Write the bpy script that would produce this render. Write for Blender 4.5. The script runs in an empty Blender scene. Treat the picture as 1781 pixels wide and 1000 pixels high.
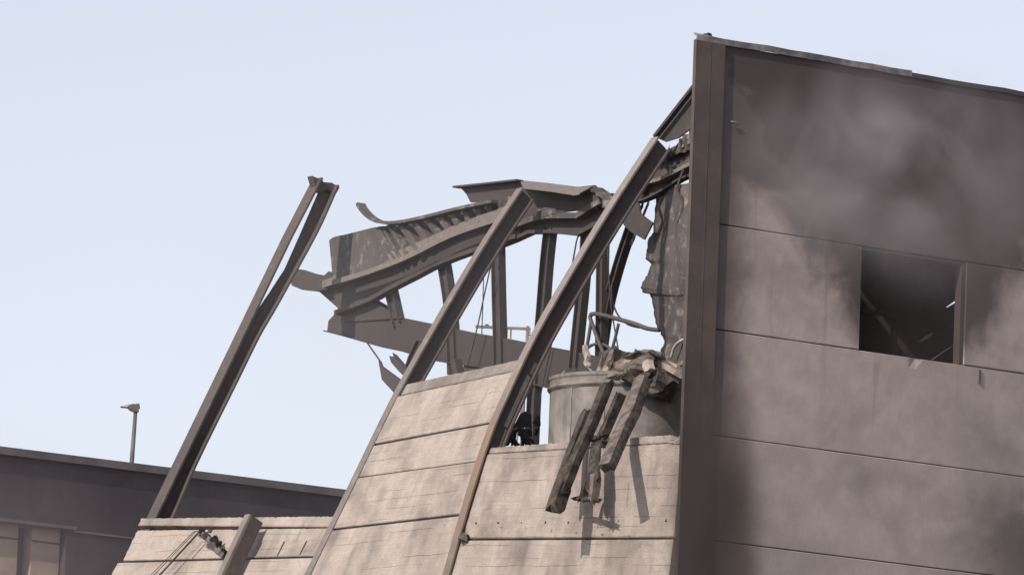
import bpy, bmesh, math, random
from mathutils import Vector, Matrix, noise
random.seed(7)
sc = bpy.context.scene

# ------------------------------------------------------------------ camera
FPX = 14500.0                      # focal length in pixels of the 1781 px wide photo
E0 = math.atan(.147); ROLL = math.radians(2.2); PHI = math.radians(36)
CAM = Vector((0, 0, 1.7))
FW = Vector((0, math.cos(E0), math.sin(E0)))
_r = Vector((1, 0, 0)); _u = _r.cross(FW)
CR = math.cos(ROLL)*_r + math.sin(ROLL)*_u
CU = -math.sin(ROLL)*_r + math.cos(ROLL)*_u
cd = bpy.data.cameras.new('camera'); cam = bpy.data.objects.new('camera', cd)
sc.collection.objects.link(cam)
cd.sensor_width = 36; cd.sensor_fit = 'HORIZONTAL'; cd.lens = 36*FPX/1781
cd.clip_start = .5; cd.clip_end = 20000
m = Matrix((CR, CU, -FW)).transposed().to_4x4(); m.translation = CAM
cam.matrix_world = m
sc.camera = cam

# ------------------------------------------------------------------ sky and sun
SUN = Vector((-.56, -.66, .63)).normalized()
elev = math.asin(SUN.z); azim = math.atan2(SUN.x, SUN.y)
world = bpy.data.worlds.new('World'); sc.world = world; world.use_nodes = True
wn = world.node_tree.nodes; wl = world.node_tree.links
sky = wn.new('ShaderNodeTexSky'); sky.sky_type = 'NISHITA'; sky.sun_disc = False
sky.sun_elevation = elev; sky.sun_rotation = azim
sky.air_density = 1.0; sky.dust_density = 1.0; sky.ozone_density = 2.0; sky.altitude = 0
bg = wn['Background']; bg.inputs['Strength'].default_value = .15
hs = wn.new('ShaderNodeHueSaturation'); hs.inputs['Saturation'].default_value = .40; hs.inputs['Hue'].default_value = .523   # bright hazy noon sky
wl.new(sky.outputs[0], hs.inputs['Color']); wl.new(hs.outputs[0], bg.inputs['Color'])
sl = bpy.data.lights.new('sun', 'SUN'); sl.energy = 3.8; sl.angle = math.radians(.5); sl.color = (1, .91, .80)
so = bpy.data.objects.new('sun', sl); sc.collection.objects.link(so)
so.rotation_euler = (-SUN).to_track_quat('-Z', 'Y').to_euler(); so.location = (-30, 20, 60)
sc.view_settings.view_transform = 'Standard'; sc.view_settings.look = 'None'
sc.view_settings.gamma = 1; sc.view_settings.use_curve_mapping = False
sc.view_settings.exposure = 0.02
sc.render.engine = 'CYCLES'; sc.cycles.use_denoising = True
sc.cycles.max_bounces = 8; sc.cycles.volume_bounces = 1
sc.cycles.volume_step_rate = 1.0; sc.cycles.volume_max_steps = 128

# ------------------------------------------------------------------ the place's own axes
def ray(x, y): return FW + CR*((x-890.5)/FPX) + CU*((500-y)/FPX)
def at(x, y, Y):
    d = ray(x, y); return CAM + d*(Y/d.y)
_c = at(1190, 620, 85.0)
C0 = Vector((_c.x, _c.y, 0))                                  # foot of the standing corner
A = Vector((-math.sin(PHI), math.cos(PHI), 0))                # along the collapsed facade, away from the corner
B = Vector((math.cos(PHI), math.sin(PHI), 0))                 # along the standing wall, away from the corner
Z = Vector((0, 0, 1))
def W(u, w, z): return C0 + A*u + B*w + Z*z
def hit(x, y, p, n):
    d = ray(x, y); return CAM + d*((p-CAM).dot(n)/d.dot(n))
def onu(x, y, u): return hit(x, y, C0 + A*u, A)
def onw(x, y, w): return hit(x, y, C0 + B*w, B)
def uvw(p):
    q = p - C0; return q.dot(A), q.dot(B), p.z

# ------------------------------------------------------------------ object helpers
ORG = {}
def tag(o, label=None, cat=None, group=None, kind=None):
    if label: o['label'] = label
    if label and cat and not kind: kind = 'thing'
    if cat: o['category'] = cat
    if group: o['group'] = group
    if kind: o['kind'] = kind
    return o
def link(o, origin, parent):
    sc.collection.objects.link(o)
    ORG[o.name] = Vector(origin)
    if parent is not None:
        o.parent = parent; o.location = Vector(origin) - ORG[parent.name]
    else: o.location = origin
    return o
def thing(name, origin, label, cat, group=None):
    o = bpy.data.objects.new(name, None); o.empty_display_size = .2
    link(o, origin, None); return tag(o, label, cat, group, 'thing')
def mk(name, verts, faces, mat, parent=None, smooth=False, uvs=None, origin=None):
    verts = [Vector(v) for v in verts]
    if origin is None:
        if parent is not None: origin = ORG[parent.name]
        else:
            origin = sum(verts, Vector())/len(verts); origin.z = min(v.z for v in verts)
    me = bpy.data.meshes.new(name)
    me.from_pydata([v-origin for v in verts], [], faces)
    bm = bmesh.new(); bm.from_mesh(me)
    lay = None
    if uvs is not None:
        lay = bm.loops.layers.uv.new('UVMap'); bm.verts.ensure_lookup_table()
        for f in bm.faces:
            for l in f.loops: l[lay].uv = uvs[l.vert.index]
    bmesh.ops.recalc_face_normals(bm, faces=bm.faces)
    bm.to_mesh(me); bm.free()
    if smooth:
        for p in me.polygons: p.use_smooth = True
    me.materials.append(mat)
    o = bpy.data.objects.new(name, me)
    return link(o, origin, parent)

def sweep_geo(path, prof, e1, scale=None):
    """profile (p,q) swept along path; p along e1 (made square to the path), q square to both"""
    n = len(path); k = len(prof); vs = []; fs = []; uv = []; L = 0
    for i, p in enumerate(path):
        if i > 0: L += (path[i]-path[i-1]).length
        t = (path[min(i+1, n-1)] - path[max(i-1, 0)]).normalized()
        x = (e1 - t*e1.dot(t)).normalized(); y = t.cross(x)
        s = 1 if scale is None else scale[i]
        acc = 0
        for j, (a, b) in enumerate(prof):
            vs.append(p + x*a*s + y*b*s); uv.append((acc, L)); acc += .1
    for i in range(n-1):
        for j in range(k):
            a = i*k+j; b = i*k+(j+1) % k
            fs.append((a, b, b+k, a+k))
    fs.append(tuple(range(k-1, -1, -1))); fs.append(tuple(range((n-1)*k, n*k)))
    return vs, fs, uv
def rect(a, b, ca=0, cb=0): return [(ca-a/2, cb-b/2), (ca+a/2, cb-b/2), (ca+a/2, cb+b/2), (ca-a/2, cb+b/2)]
def circ(r, n=8): return [(r*math.cos(2*math.pi*i/n), r*math.sin(2*math.pi*i/n)) for i in range(n)]
def sweep(name, path, prof, e1, mat, parent=None, smooth=False, scale=None):
    vs, fs, uv = sweep_geo(path, prof, e1, scale)
    return mk(name, vs, fs, mat, parent, smooth, uv)
def plate(name, pts, thick, mat, parent=None):
    """closed outline of 3D points thickened away from the viewer"""
    n = len(pts); off = thick
    vs = list(pts) + [p+off for p in pts]
    fs = [tuple(range(n)), tuple(range(2*n-1, n-1, -1))]
    fs += [(i, (i+1) % n, n+(i+1) % n, n+i) for i in range(n)]
    return mk(name, vs, fs, mat, parent)
def refine(pts, step, jit=0, axes=None):
    out = []
    for a, b in zip(pts[:-1], pts[1:]):
        k = max(1, int((b-a).length/step))
        for i in range(k):
            q = a.lerp(b, i/k)
            if jit and out and axes:
                for ax in axes: q = q + ax*random.uniform(-jit, jit)
            out.append(q)
    out.append(pts[-1]); return out
def spline(pts, sub=6):
    out = []; n = len(pts)
    for i in range(n-1):
        p0, p1, p2, p3 = pts[max(i-1, 0)], pts[i], pts[i+1], pts[min(i+2, n-1)]
        for j in range(sub):
            t = j/sub
            out.append(.5*((2*p1)+(p2-p0)*t+(2*p0-5*p1+4*p2-p3)*t*t+(3*p1-p0-3*p2+p3)*t**3))
    out.append(pts[-1]); return out
def bilin(c, s, t): return c[0].lerp(c[1], s).lerp(c[2].lerp(c[3], s), t)

def slab(name, c, th, mat, parent, nx=24, nz=8, uv0=(0, 0), rough=.004, top=0., ch=.012, left=0., chips=None):
    """concrete panel: corners bl, br, tl, tr; chamfered arrises, slightly worn edges"""
    Lx = (c[1]-c[0]).length; Lz = (c[2]-c[0]).length
    n = (c[1]-c[0]).cross(c[2]-c[0]).normalized()
    if n.dot(CAM-c[0]) < 0: n = -n
    ex = min(.3, ch/Lx); ez = min(.3, ch/Lz)
    S = [0, ex] + [ex+(1-2*ex)*i/nx for i in range(1, nx)] + [1-ex, 1]
    T = [0, ez] + [ez+(1-2*ez)*i/nz for i in range(1, nz)] + [1-ez, 1]
    vs = []; uv = []; fs = []; w = len(S); h = len(T)
    rng = random.Random(hash((round(c[0].x, 3), round(c[0].z, 3))) & 0xffff)
    jt = 0
    for j, t in enumerate(T):
        for i, s in enumerate(S):
            p = bilin(c, s, t)
            edge = (i in (0, w-1)) or (j in (0, h-1))
            if edge: p = p - n*ch
            if j >= h-2 and top:
                if i < 2 or j == h-2: pass
                p = p - Z*abs(rng.gauss(0, top))
            if i <= 1 and left: p = p + (c[1]-c[0]).normalized()*abs(rng.gauss(0, left))
            if rough and not edge: p = p + n*rng.uniform(-rough, rough)
            if chips:
                for (cs, ct, r, d) in chips:
                    q = math.hypot((s-cs)*Lx, (t-ct)*Lz)
                    if q < r: p = p - n*d*(1-q/r)**.5*rng.uniform(.6, 1.2)
            vs.append(p); uv.append((uv0[0]+s*Lx, uv0[1]+t*Lz))
    for j in range(h-1):
        for i in range(w-1):
            a = j*w+i; fs.append((a, a+1, a+w+1, a+w))
    ring = [i for i in range(w)] + [j*w+w-1 for j in range(1, h)] + [(h-1)*w+i for i in range(w-2, -1, -1)] + [j*w for j in range(h-2, 0, -1)]
    b0 = len(vs)
    for r in ring:
        vs.append(vs[r] - n*th); uv.append(uv[r])
    k = len(ring)
    for i in range(k): fs.append((ring[i], ring[(i+1) % k], b0+(i+1) % k, b0+i))
    fs.append(tuple(b0+i for i in range(k)))
    return mk(name, vs, fs, mat, parent, False, uv)

def chunk(name, pos, size, mat, rot=(0, 0, 0), n=14, parent=None, seed=0):
    """an angular broken lump"""
    rng = random.Random(seed); bm = bmesh.new(); M = Matrix.Rotation(rot[2], 3, 'Z') @ Matrix.Rotation(rot[1], 3, 'Y') @ Matrix.Rotation(rot[0], 3, 'X')
    for i in range(n):
        v = Vector((rng.choice((-1, 1))*rng.uniform(.55, 1), rng.choice((-1, 1))*rng.uniform(.55, 1), rng.choice((-1, 1))*rng.uniform(.6, 1)))
        v = Vector((v.x*size[0]/2, v.y*size[1]/2, v.z*size[2]/2)); bm.verts.new(M @ v)
    r = bmesh.ops.convex_hull(bm, input=bm.verts)
    bmesh.ops.delete(bm, geom=[g for g in r['geom_interior'] if isinstance(g, bmesh.types.BMVert)], context='VERTS')
    bmesh.ops.triangulate(bm, faces=bm.faces)
    bmesh.ops.subdivide_edges(bm, edges=bm.edges, cuts=3, use_grid_fill=True)
    sm = min(size); ofs = Vector((seed*3.7, seed*1.3, 0))
    for v in bm.verts: v.co += noise.noise_vector(v.co*(3.2/sm)+ofs)*sm*.16 + noise.noise_vector(v.co*(9/sm)+ofs)*sm*.06
    me = bpy.data.meshes.new(name); bm.to_mesh(me); bm.free(); me.materials.append(mat)
    o = bpy.data.objects.new(name, me); return link(o, Vector(pos), parent)

def charred(name, path, a, b, e1, mat, parent=None, seed=0, seg=.05, jit=.16, taper=None):
    """burnt timber: rectangular sweep whose faces are eaten unevenly"""
    rng = random.Random(seed); P = refine(path, seg)
    vs = []; fs = []; n = len(P); prof = [(-.5, -.5), (0, -.52), (.5, -.5), (.52, 0), (.5, .5), (0, .52), (-.5, .5), (-.52, 0)]; k = 8
    run = [0]*k
    for i, p in enumerate(P):
        t = (P[min(i+1, n-1)]-P[max(i-1, 0)]).normalized(); x = (e1-t*e1.dot(t)).normalized(); y = t.cross(x)
        s = 1 if taper is None else taper[0]+(taper[1]-taper[0])*i/(n-1)
        for j, (c, d) in enumerate(prof):
            run[j] = .6*run[j]+rng.uniform(-jit, jit)
            sl = rng.uniform(-.02, .02) + ((rng.uniform(-.06, .06)) if i in (0, n-1) else 0)
            vs.append(p + x*c*a*(s+run[j]*.6) + y*d*b*(s+run[j]) + t*sl)
    for i in range(n-1):
        for j in range(k):
            q = i*k+j; r = i*k+(j+1) % k; fs.append((q, r, r+k, q+k))
    fs.append(tuple(range(k-1, -1, -1))); fs.append(tuple(range((n-1)*k, n*k)))
    return mk(name, vs, fs, mat, parent)

# ------------------------------------------------------------------ materials
class NT:
    def __init__(s, name):
        s.m = bpy.data.materials.new(name); s.m.use_nodes = True
        s.t = s.m.node_tree; s.n = s.t.nodes; s.b = s.n['Principled BSDF']; s.out = s.n['Material Output']
    def l(s, a, b): s.t.links.new(a, b)
    def set(s, sock, v):
        if hasattr(v, 'is_output') or isinstance(v, bpy.types.NodeSocket): s.l(v, sock)
        else: sock.default_value = v
    def coord(s, kind='Object'): return s.n.new('ShaderNodeTexCoord').outputs[kind]
    def rnd(s): return s.n.new('ShaderNodeObjectInfo').outputs['Random']
    def mapp(s, v, scale=(1, 1, 1), loc=None):
        k = s.n.new('ShaderNodeMapping'); s.l(v, k.inputs['Vector']); k.inputs['Scale'].default_value = scale
        if loc is not None: s.set(k.inputs['Location'], loc)
        return k.outputs[0]
    def noise(s, v, scale, detail=4, rough=.55, dist=0):
        k = s.n.new('ShaderNodeTexNoise'); s.l(v, k.inputs['Vector']); k.inputs['Scale'].default_value = scale
        k.inputs['Detail'].default_value = detail; k.inputs['Roughness'].default_value = rough; k.inputs['Distortion'].default_value = dist
        return k.outputs['Fac']
    def vor(s, v, scale, feat='F1'):
        k = s.n.new('ShaderNodeTexVoronoi'); s.l(v, k.inputs['Vector']); k.feature = feat; k.inputs['Scale'].default_value = scale
        return k.outputs['Distance']
    def ramp(s, v, a, b, lo=0., hi=1.):
        k = s.n.new('ShaderNodeMapRange'); k.interpolation_type = 'SMOOTHSTEP'; s.set(k.inputs[0], v)
        k.inputs[1].default_value = a; k.inputs[2].default_value = b; k.inputs[3].default_value = lo; k.inputs[4].default_value = hi
        return k.outputs[0]
    def mth(s, op, a, b=0., c=None, clamp=False):
        k = s.n.new('ShaderNodeMath'); k.operation = op; s.set(k.inputs[0], a); s.set(k.inputs[1], b); k.use_clamp = clamp
        if c is not None: s.set(k.inputs[2], c)
        return k.outputs[0]
    def mix(s, f, a, b, mode='MIX'):
        k = s.n.new('ShaderNodeMix'); k.data_type = 'RGBA'; k.blend_type = mode; s.set(k.inputs[0], f)
        s.set(k.inputs[6], a if not isinstance(a, tuple) else (*a, 1)); s.set(k.inputs[7], b if not isinstance(b, tuple) else (*b, 1))
        return k.outputs[2]
    def sep(s, v):
        k = s.n.new('ShaderNodeSeparateXYZ'); s.l(v, k.inputs[0]); return k.outputs
    def comb(s, x, y, z):
        k = s.n.new('ShaderNodeCombineXYZ'); s.set(k.inputs[0], x); s.set(k.inputs[1], y); s.set(k.inputs[2], z); return k.outputs[0]
    def bump(s, h, strength=.5, dist=.01):
        k = s.n.new('ShaderNodeBump'); s.l(h, k.inputs['Height']); k.inputs['Strength'].default_value = strength; k.inputs['Distance'].default_value = dist
        s.l(k.outputs[0], s.b.inputs['Normal'])
    def done(s, col, rough=.85, spec=.3, metal=0.):
        s.set(s.b.inputs['Base Color'], col if not isinstance(col, tuple) else (*col, 1)); s.set(s.b.inputs['Roughness'], rough)
        s.b.inputs['Specular IOR Level'].default_value = spec; s.b.inputs['Metallic'].default_value = metal
        return s.m

def steel(name, dark=(.082, .071, .071), rust=(.125, .092, .08), ash=(.19, .17, .163), rustamt=.5, ashamt=.4, zash=None, zsoot=None):
    t = NT(name); g = t.n.new('ShaderNodeNewGeometry').outputs['Position']
    a = t.noise(g, 2.2, 5, .6, .4); b = t.noise(g, 9, 6, .65); c = t.noise(t.mapp(g, (14, 14, 1.5)), 1.6, 4)
    f = t.noise(g, 60, 3, .6)
    col = t.mix(t.mth('MULTIPLY', t.ramp(a, .42, .62), rustamt), dark, rust)
    col = t.mix(t.mth('MULTIPLY', t.ramp(b, .52, .72), ashamt), col, ash)
    col = t.mix(t.mth('MULTIPLY', t.ramp(c, .5, .75), .35), col, (.05, .045, .045))
    col = t.mix(t.mth('MULTIPLY', f, .35), col, (.10, .085, .08), 'MIX')
    if zsoot: col = t.mix(t.mth('MULTIPLY', t.ramp(t.mth('ADD', t.sep(g)[2], t.mth('SUBTRACT', a, .5)), *zsoot), .8), col, (.028, .024, .024))
    if zash: col = t.mix(t.mth('MULTIPLY', t.ramp(t.mth('ADD', t.sep(g)[2], a), *zash), .85), col, t.mix(b, (.16, .14, .135), (.34, .30, .28)))
    t.bump(t.mth('ADD', t.mth('MULTIPLY', b, .6), t.mth('MULTIPLY', f, .4)), .35, .008)
    return t.done(col, .72, .35)
M_steel = steel('burnt_steel')
M_steel_d = steel('sooty_steel', (.045, .039, .039), (.07, .053, .047), (.10, .09, .088), .4, .25)
M_steel_r = steel('rusty_steel', (.20, .155, .13), (.27, .175, .125), (.32, .27, .235), .9, .4, (13.2, 15.0))
M_steel_lit = steel('sunlit_steel', (.20, .175, .165), (.24, .19, .165), (.36, .33, .31), .5, .5)  # pale copy of the steel, sunlight on flanges and edges put into its colour
M_truss = steel('truss_steel', (.052, .045, .046), (.075, .058, .052), (.11, .097, .093), .5, .35)  # darker copy of the steel: truss faces out of the sun, shade in the colour
M_sheet = steel('burnt_sheet', (.085, .075, .075), (.14, .11, .10), (.40, .37, .35), .4, .7)

def concrete(name, light=(.45, .382, .342), mid=(.36, .305, .272), soot=.75, lines=True):
    t = NT(name); uv = t.coord('UV'); r = t.rnd()
    off = t.comb(t.mth('MULTIPLY', r, 37.), t.mth('MULTIPLY', r, 19.), 0.)
    v = t.mapp(uv, (1, 1, 1), off)
    big = t.noise(v, 1.1, 5, .6, .3); md = t.noise(v, 5, 6, .65); fine = t.noise(v, 55, 5, .75)
    streak = t.noise(t.mapp(v, (1.6, .55, 1)), 1.2, 4, .55, .3)
    blot = t.noise(v, .9, 6, .62, 1.2)
    board = t.noise(t.mapp(v, (.5, 34, 1)), 2.0, 4, .6)
    col = t.mix(t.ramp(md, .35, .65), mid, light)
    col = t.mix(t.mth('MULTIPLY', t.ramp(board, .42, .72), .22), col, (.25, .21, .19))
    col = t.mix(t.mth('MULTIPLY', t.ramp(fine, .46, .66), .55), col, (.22, .185, .165))
    col = t.mix(t.mth('MULTIPLY', t.ramp(streak, .44, .80), soot), col, (.11, .092, .088))
    col = t.mix(t.mth('MULTIPLY', t.ramp(big, .55, .75), soot*.8), col, (.14, .118, .115))
    col = t.mix(t.mth('MULTIPLY', t.ramp(blot, .46, .78), soot*.9), col, (.165, .135, .125))
    col = t.mix(t.mth('MULTIPLY', t.ramp(streak, .42, .25), .45), col, (.58, .52, .475))
    h = t.mth('ADD', t.mth('MULTIPLY', fine, 1.0), t.mth('MULTIPLY', md, .5))
    h = t.mth('ADD', h, t.mth('MULTIPLY', board, .35))
    if lines:
        sv = t.sep(v); yy = t.mth('ADD', sv[1], t.mth('MULTIPLY', t.noise(t.mapp(v, (1, .3, 1)), 2.2, 5, .65), .05))
        vo = t.n.new('ShaderNodeTexVoronoi'); vo.voronoi_dimensions = '1D'; vo.feature = 'DISTANCE_TO_EDGE'; t.l(yy, vo.inputs['W']); vo.inputs['Scale'].default_value = 9.
        wob = t.noise(t.mapp(v, (.55, 4.5, 1)), 1.6, 3, .55); crk = t.mth('MULTIPLY', t.ramp(vo.outputs['Distance'], .030, .006), t.ramp(wob, .47, .62))
        yv = t.mth('ADD', sv[0], t.mth('MULTIPLY', t.noise(t.mapp(v, (.3, 1, 1)), 1.5, 3, .6), .12))
        vv = t.n.new('ShaderNodeTexVoronoi'); vv.voronoi_dimensions = '1D'; vv.feature = 'DISTANCE_TO_EDGE'; t.l(yv, vv.inputs['W']); vv.inputs['Scale'].default_value = .9
        wv = t.noise(t.mapp(v, (2.2, .8, 1)), 1.6, 3, .55)
        crk = t.mth('MAXIMUM', t.mth('MULTIPLY', crk, .8), t.mth('MULTIPLY', t.ramp(vv.outputs['Distance'], .005, .0015), t.ramp(wv, .58, .66)))
        col = t.mix(t.mth('MULTIPLY', crk, .75), col, (.07, .06, .055))
        h = t.mth('SUBTRACT', h, t.mth('MULTIPLY', crk, 1.2))
    pit = t.mth('MULTIPLY', t.ramp(t.vor(v, 9), .10, .03), t.ramp(md, .5, .6))
    col = t.mix(t.mth('MULTIPLY', pit, .6), col, (.1, .085, .08)); h = t.mth('SUBTRACT', h, pit)
    t.bump(h, .8, .012)
    return t.done(col, .92, .2)
M_conc = concrete('scorched_concrete')
M_conc_l = concrete('pale_concrete', (.49, .418, .372), (.40, .34, .302), .7)
M_conc_lip = concrete('grey_concrete_lip', (.34, .30, .275), (.27, .24, .22), .5, False)

def sooty_wall():
    t = NT('sooted_wall_concrete'); uv = t.coord('UV'); s = t.sep(uv); x, z = s[0], s[1]
    big = t.noise(uv, .8, 5, .55, .4); md = t.noise(uv, 3.2, 5, .6); fine = t.noise(uv, 90, 4, .7)
    weave = t.noise(t.mapp(uv, (60, 4, 1)), 1.5, 3, .6); weaveh = t.noise(t.mapp(uv, (2, 70, 1)), 1.5, 3, .6)
    col = t.mix(t.ramp(md, .35, .68), (.41, .335, .312), (.48, .395, .368))
    col = t.mix(t.mth('MULTIPLY', t.ramp(weave, .45, .75), .16), col, (.22, .18, .17))
    col = t.mix(t.mth('MULTIPLY', t.ramp(weaveh, .5, .8), .14), col, (.20, .165, .155))
    streak = t.noise(t.mapp(uv, (5, .35, 1)), 1.3, 4, .6, .3)
    col = t.mix(t.mth('MULTIPLY', t.ramp(streak, .56, .8), .25), col, (.16, .135, .13))
    col = t.mix(t.mth('MULTIPLY', t.ramp(big, .5, .75), .28), col, (.17, .145, .14))
    # the plume of soot that left the window: a V standing on the sill
    n1 = t.mth('MULTIPLY', t.mth('SUBTRACT', t.noise(uv, 1.7, 5, .6, .5), .5), 1.1)
    half = t.mth('ADD', t.mth('MULTIPLY', t.mth('SUBTRACT', z, SILL), .8), .72)
    d = t.mth('SUBTRACT', t.mth('ABSOLUTE', t.mth('SUBTRACT', x, WC)), half)
    vee = t.mth('MULTIPLY', t.ramp(t.mth('ADD', d, n1), .25, -.45), t.ramp(z, SILL-.05, SILL+.12))
    up = t.ramp(t.mth('ADD', z, t.mth('MULTIPLY', n1, .6)), 15.05, 15.6, 0., .88)
    edge = t.ramp(t.mth('ADD', x, t.mth('MULTIPLY', n1, .35)), 1.0, .45, 0., .85)
    lowr = t.mth('MULTIPLY', t.ramp(t.mth('ADD', x, n1), 3.0, 4.6, 0., .75), t.ramp(t.mth('ADD', z, n1), 13.0, 12.2))
    top_r = t.mth('MULTIPLY', t.ramp(t.mth('ADD', x, n1), 2.6, 3.6), t.ramp(t.mth('ADD', z, n1), 15.1, 15.7))
    up = t.mth('MAXIMUM', up, top_r)
    blob = t.mth('MULTIPLY', t.ramp(t.noise(uv, .7, 2, .45, .3), .52, .75), .4)
    edge = t.mth('MAXIMUM', edge, blob)
    soot = t.mth('MAXIMUM', t.mth('MAXIMUM', vee, up), t.mth('MAXIMUM', edge, lowr))
    col = t.mix(t.mth('MULTIPLY', soot, .95, clamp=True), col, (.066, .055, .057))
    h = t.mth('ADD', t.mth('MULTIPLY', fine, .5), t.mth('MULTIPLY', md, .5)); h = t.mth('ADD', h, t.mth('MULTIPLY', weaveh, .3))
    t.bump(h, .2, .004)
    return t.done(col, .93, .18)
SILL = 13.875
_wl = uvw(onu(1497, 500, 0))[1]; _wr = uvw(onu(1671, 540, 0))[1]; WC = (_wl+_wr)/2
M_wall = sooty_wall()

def simple(name, c1, c2, scale=6, rough=.85, bump=.3, streak=None):
    t = NT(name); g = t.n.new('ShaderNodeNewGeometry').outputs['Position']
    a = t.noise(g, scale, 6, .62, .3); f = t.noise(g, scale*9, 4, .65)
    col = t.mix(t.ramp(a, .35, .68), c1, c2)
    if streak: col = t.mix(t.mth('MULTIPLY', t.ramp(t.noise(t.mapp(g, (6, 6, .5)), 1.6, 5, .6), .48, .75), .6), col, streak)
    col = t.mix(t.mth('MULTIPLY', f, .25), col, c1)
    t.bump(t.mth('ADD', t.mth('MULTIPLY', a, .6), t.mth('MULTIPLY', f, .4)), bump, .015)
    return t.done(col, rough, .25)
M_char = simple('charred_timber', (.03, .025, .023), (.105, .085, .072), 9, .95, .9)
M_char_l = simple('ashen_timber', (.08, .068, .062), (.24, .20, .18), 8, .95, .9)
M_rubble = simple('broken_insulation', (.11, .09, .08), (.36, .305, .27), 5, .97, .9)
M_rub_d = simple('charred_rubble', (.05, .042, .04), (.17, .145, .13), 6, .97, .9)
M_ash = simple('pale_ash_board', (.30, .26, .235), (.60, .53, .47), 7, .95, .6)
M_tank = simple('scorched_tank', (.20, .18, .17), (.36, .33, .31), 3, .75, .25, (.09, .08, .08))
M_tank_d = simple('tank_rim', (.15, .13, .125), (.30, .27, .25), 5, .8, .3)
M_cable = simple('burnt_cable', (.04, .035, .035), (.09, .08, .075), 9, .8, .2)
M_hall = simple('hall_cladding', (.034, .028, .031), (.062, .052, .056), 1.2, .75, .1, (.05, .043, .05))
M_hall_c = simple('hall_coping', (.09, .078, .08), (.16, .14, .143), 2, .6, .15)
M_pier = simple('hall_pier', (.30, .22, .16), (.40, .305, .23), 3, .9, .2)
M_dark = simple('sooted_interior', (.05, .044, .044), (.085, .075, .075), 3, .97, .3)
M_cop = simple('coping_sheet', (.10, .09, .09), (.30, .275, .275), 4, .6, .2)
M_lamp = simple('lamp_metal', (.09, .085, .085), (.16, .15, .145), 4, .5, .1)
M_lens = simple('lamp_lens', (.45, .40, .33), (.6, .55, .46), 4, .4, .05)
M_aer = simple('aerial_metal', (.16, .14, .13), (.26, .23, .21), 4, .7, .1)
def ground_mat():
    t = NT('yard_ground'); g = t.n.new('ShaderNodeNewGeometry').outputs['Position']
    a = t.noise(g, .05, 6, .6); b = t.noise(g, 2, 6, .65)
    return t.done(t.mix(t.ramp(a, .4, .6), t.mix(b, (.05, .05, .05), (.12, .115, .11)), (.16, .14, .115)), .95, .2)
M_ground = ground_mat()

# ------------------------------------------------------------------ ground
tag(mk('ground', [(-6000, -6000, 0), (6000, -6000, 0), (6000, 6000, 0), (-6000, 6000, 0)], [(0, 1, 2, 3)], M_ground, origin=Vector((0, 0, 0))), kind='structure')

# ------------------------------------------------------------------ standing wall with window
ZR = [16.86, 14.972, 13.875, 12.775, 11.688, 10.59, 9.49, 8.39, 7.29, 6.19, 5.09, 3.99, 2.89, 1.79, .69, 0]
WE = 12.0; W0 = .30; G = .009
wall = thing('warehouse_wall', W(0, W0, 0), 'tall soot-blackened concrete panel wall with a glassless window opening', 'wall')
def wpanel(w0, w1, z0, z1, nx=30, nz=8, chips=None, out=0.):
    c = [W(-out, w0, z0), W(-out, w1, z0), W(-out, w0, z1), W(-out, w1, z1)]
    return slab('panel', c, .16, M_wall, wall, nx, nz, (w0, z0), .0008, 0, .007, chips=chips)
W1 = 6.2
rngw = random.Random(3)
for i in range(len(ZR)-1):
    z1, z0 = ZR[i]-G/2, ZR[i+1]+G/2
    o = rngw.uniform(0, .012)
    if i == 1:
        wpanel(W0, _wl, z0, z1, out=o)
        wpanel(_wr+.055, W1, z0, z1, out=o+.004)
    elif i == 2:
        wpanel(W0, W1, z0, z1, 60, 10, [((3.05-W0)/(W1-W0), 1.0, .09, .03)], out=o)
    else: wpanel(W0, W1, z0, z1, out=o)
    wpanel(W1+.012, WE, z0, z1, 4, 2, out=o)
# steel jamb and a thin head in the opening
plate('window_jamb', [W(.005, _wr, SILL+.005), W(.005, _wr+.05, SILL+.005), W(.005, _wr+.05, ZR[1]-.01), W(.005, _wr, ZR[1]-.01)], A*.10, M_steel_d, wall)
plate('window_head', [W(.01, _wl, ZR[1]-.03), W(.01, _wr, ZR[1]-.03), W(.01, _wr, ZR[1]-.006), W(.01, _wl, ZR[1]-.006)], A*.12, M_steel_d, wall)
# vertical slot in the panel below the window
# coping: folded sheet, a thicker old length then a thin one
def coping(w0, w1, z, h, dep, lift=0., mat=M_cop):
    P = [W(0, w0, z), W(0, (w0*2+w1)/3, z+lift), W(0, w1, z+lift*.3)]
    prof = [(-.03, -h), (-.018, -h), (-.018, -.02), (.24, .01), (.24, .03), (-.03, 0)]
    vs = []; fs = []
    for p in refine(P, .25, .006, [Z]):
        dmax = max(.03, min(.24, (p-C0).dot(B)*.9-.02))
        for a, b in prof: vs.append(p + A*min(a, dmax) + Z*b)
    k = len(prof); n = len(vs)//k
    for i in range(n-1):
        for j in range(k): fs.append((i*k+j, i*k+(j+1) % k, (i+1)*k+(j+1) % k, (i+1)*k+j))
    fs += [tuple(range(k)), tuple(range((n-1)*k, n*k))]
    return mk('coping', vs, fs, mat, wall)
coping(.0, 2.86, ZR[0]+.048, .065, .24, .010)
coping(2.865, WE, ZR[0]+.03, .05, .24, 0., M_steel_d)
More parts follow.
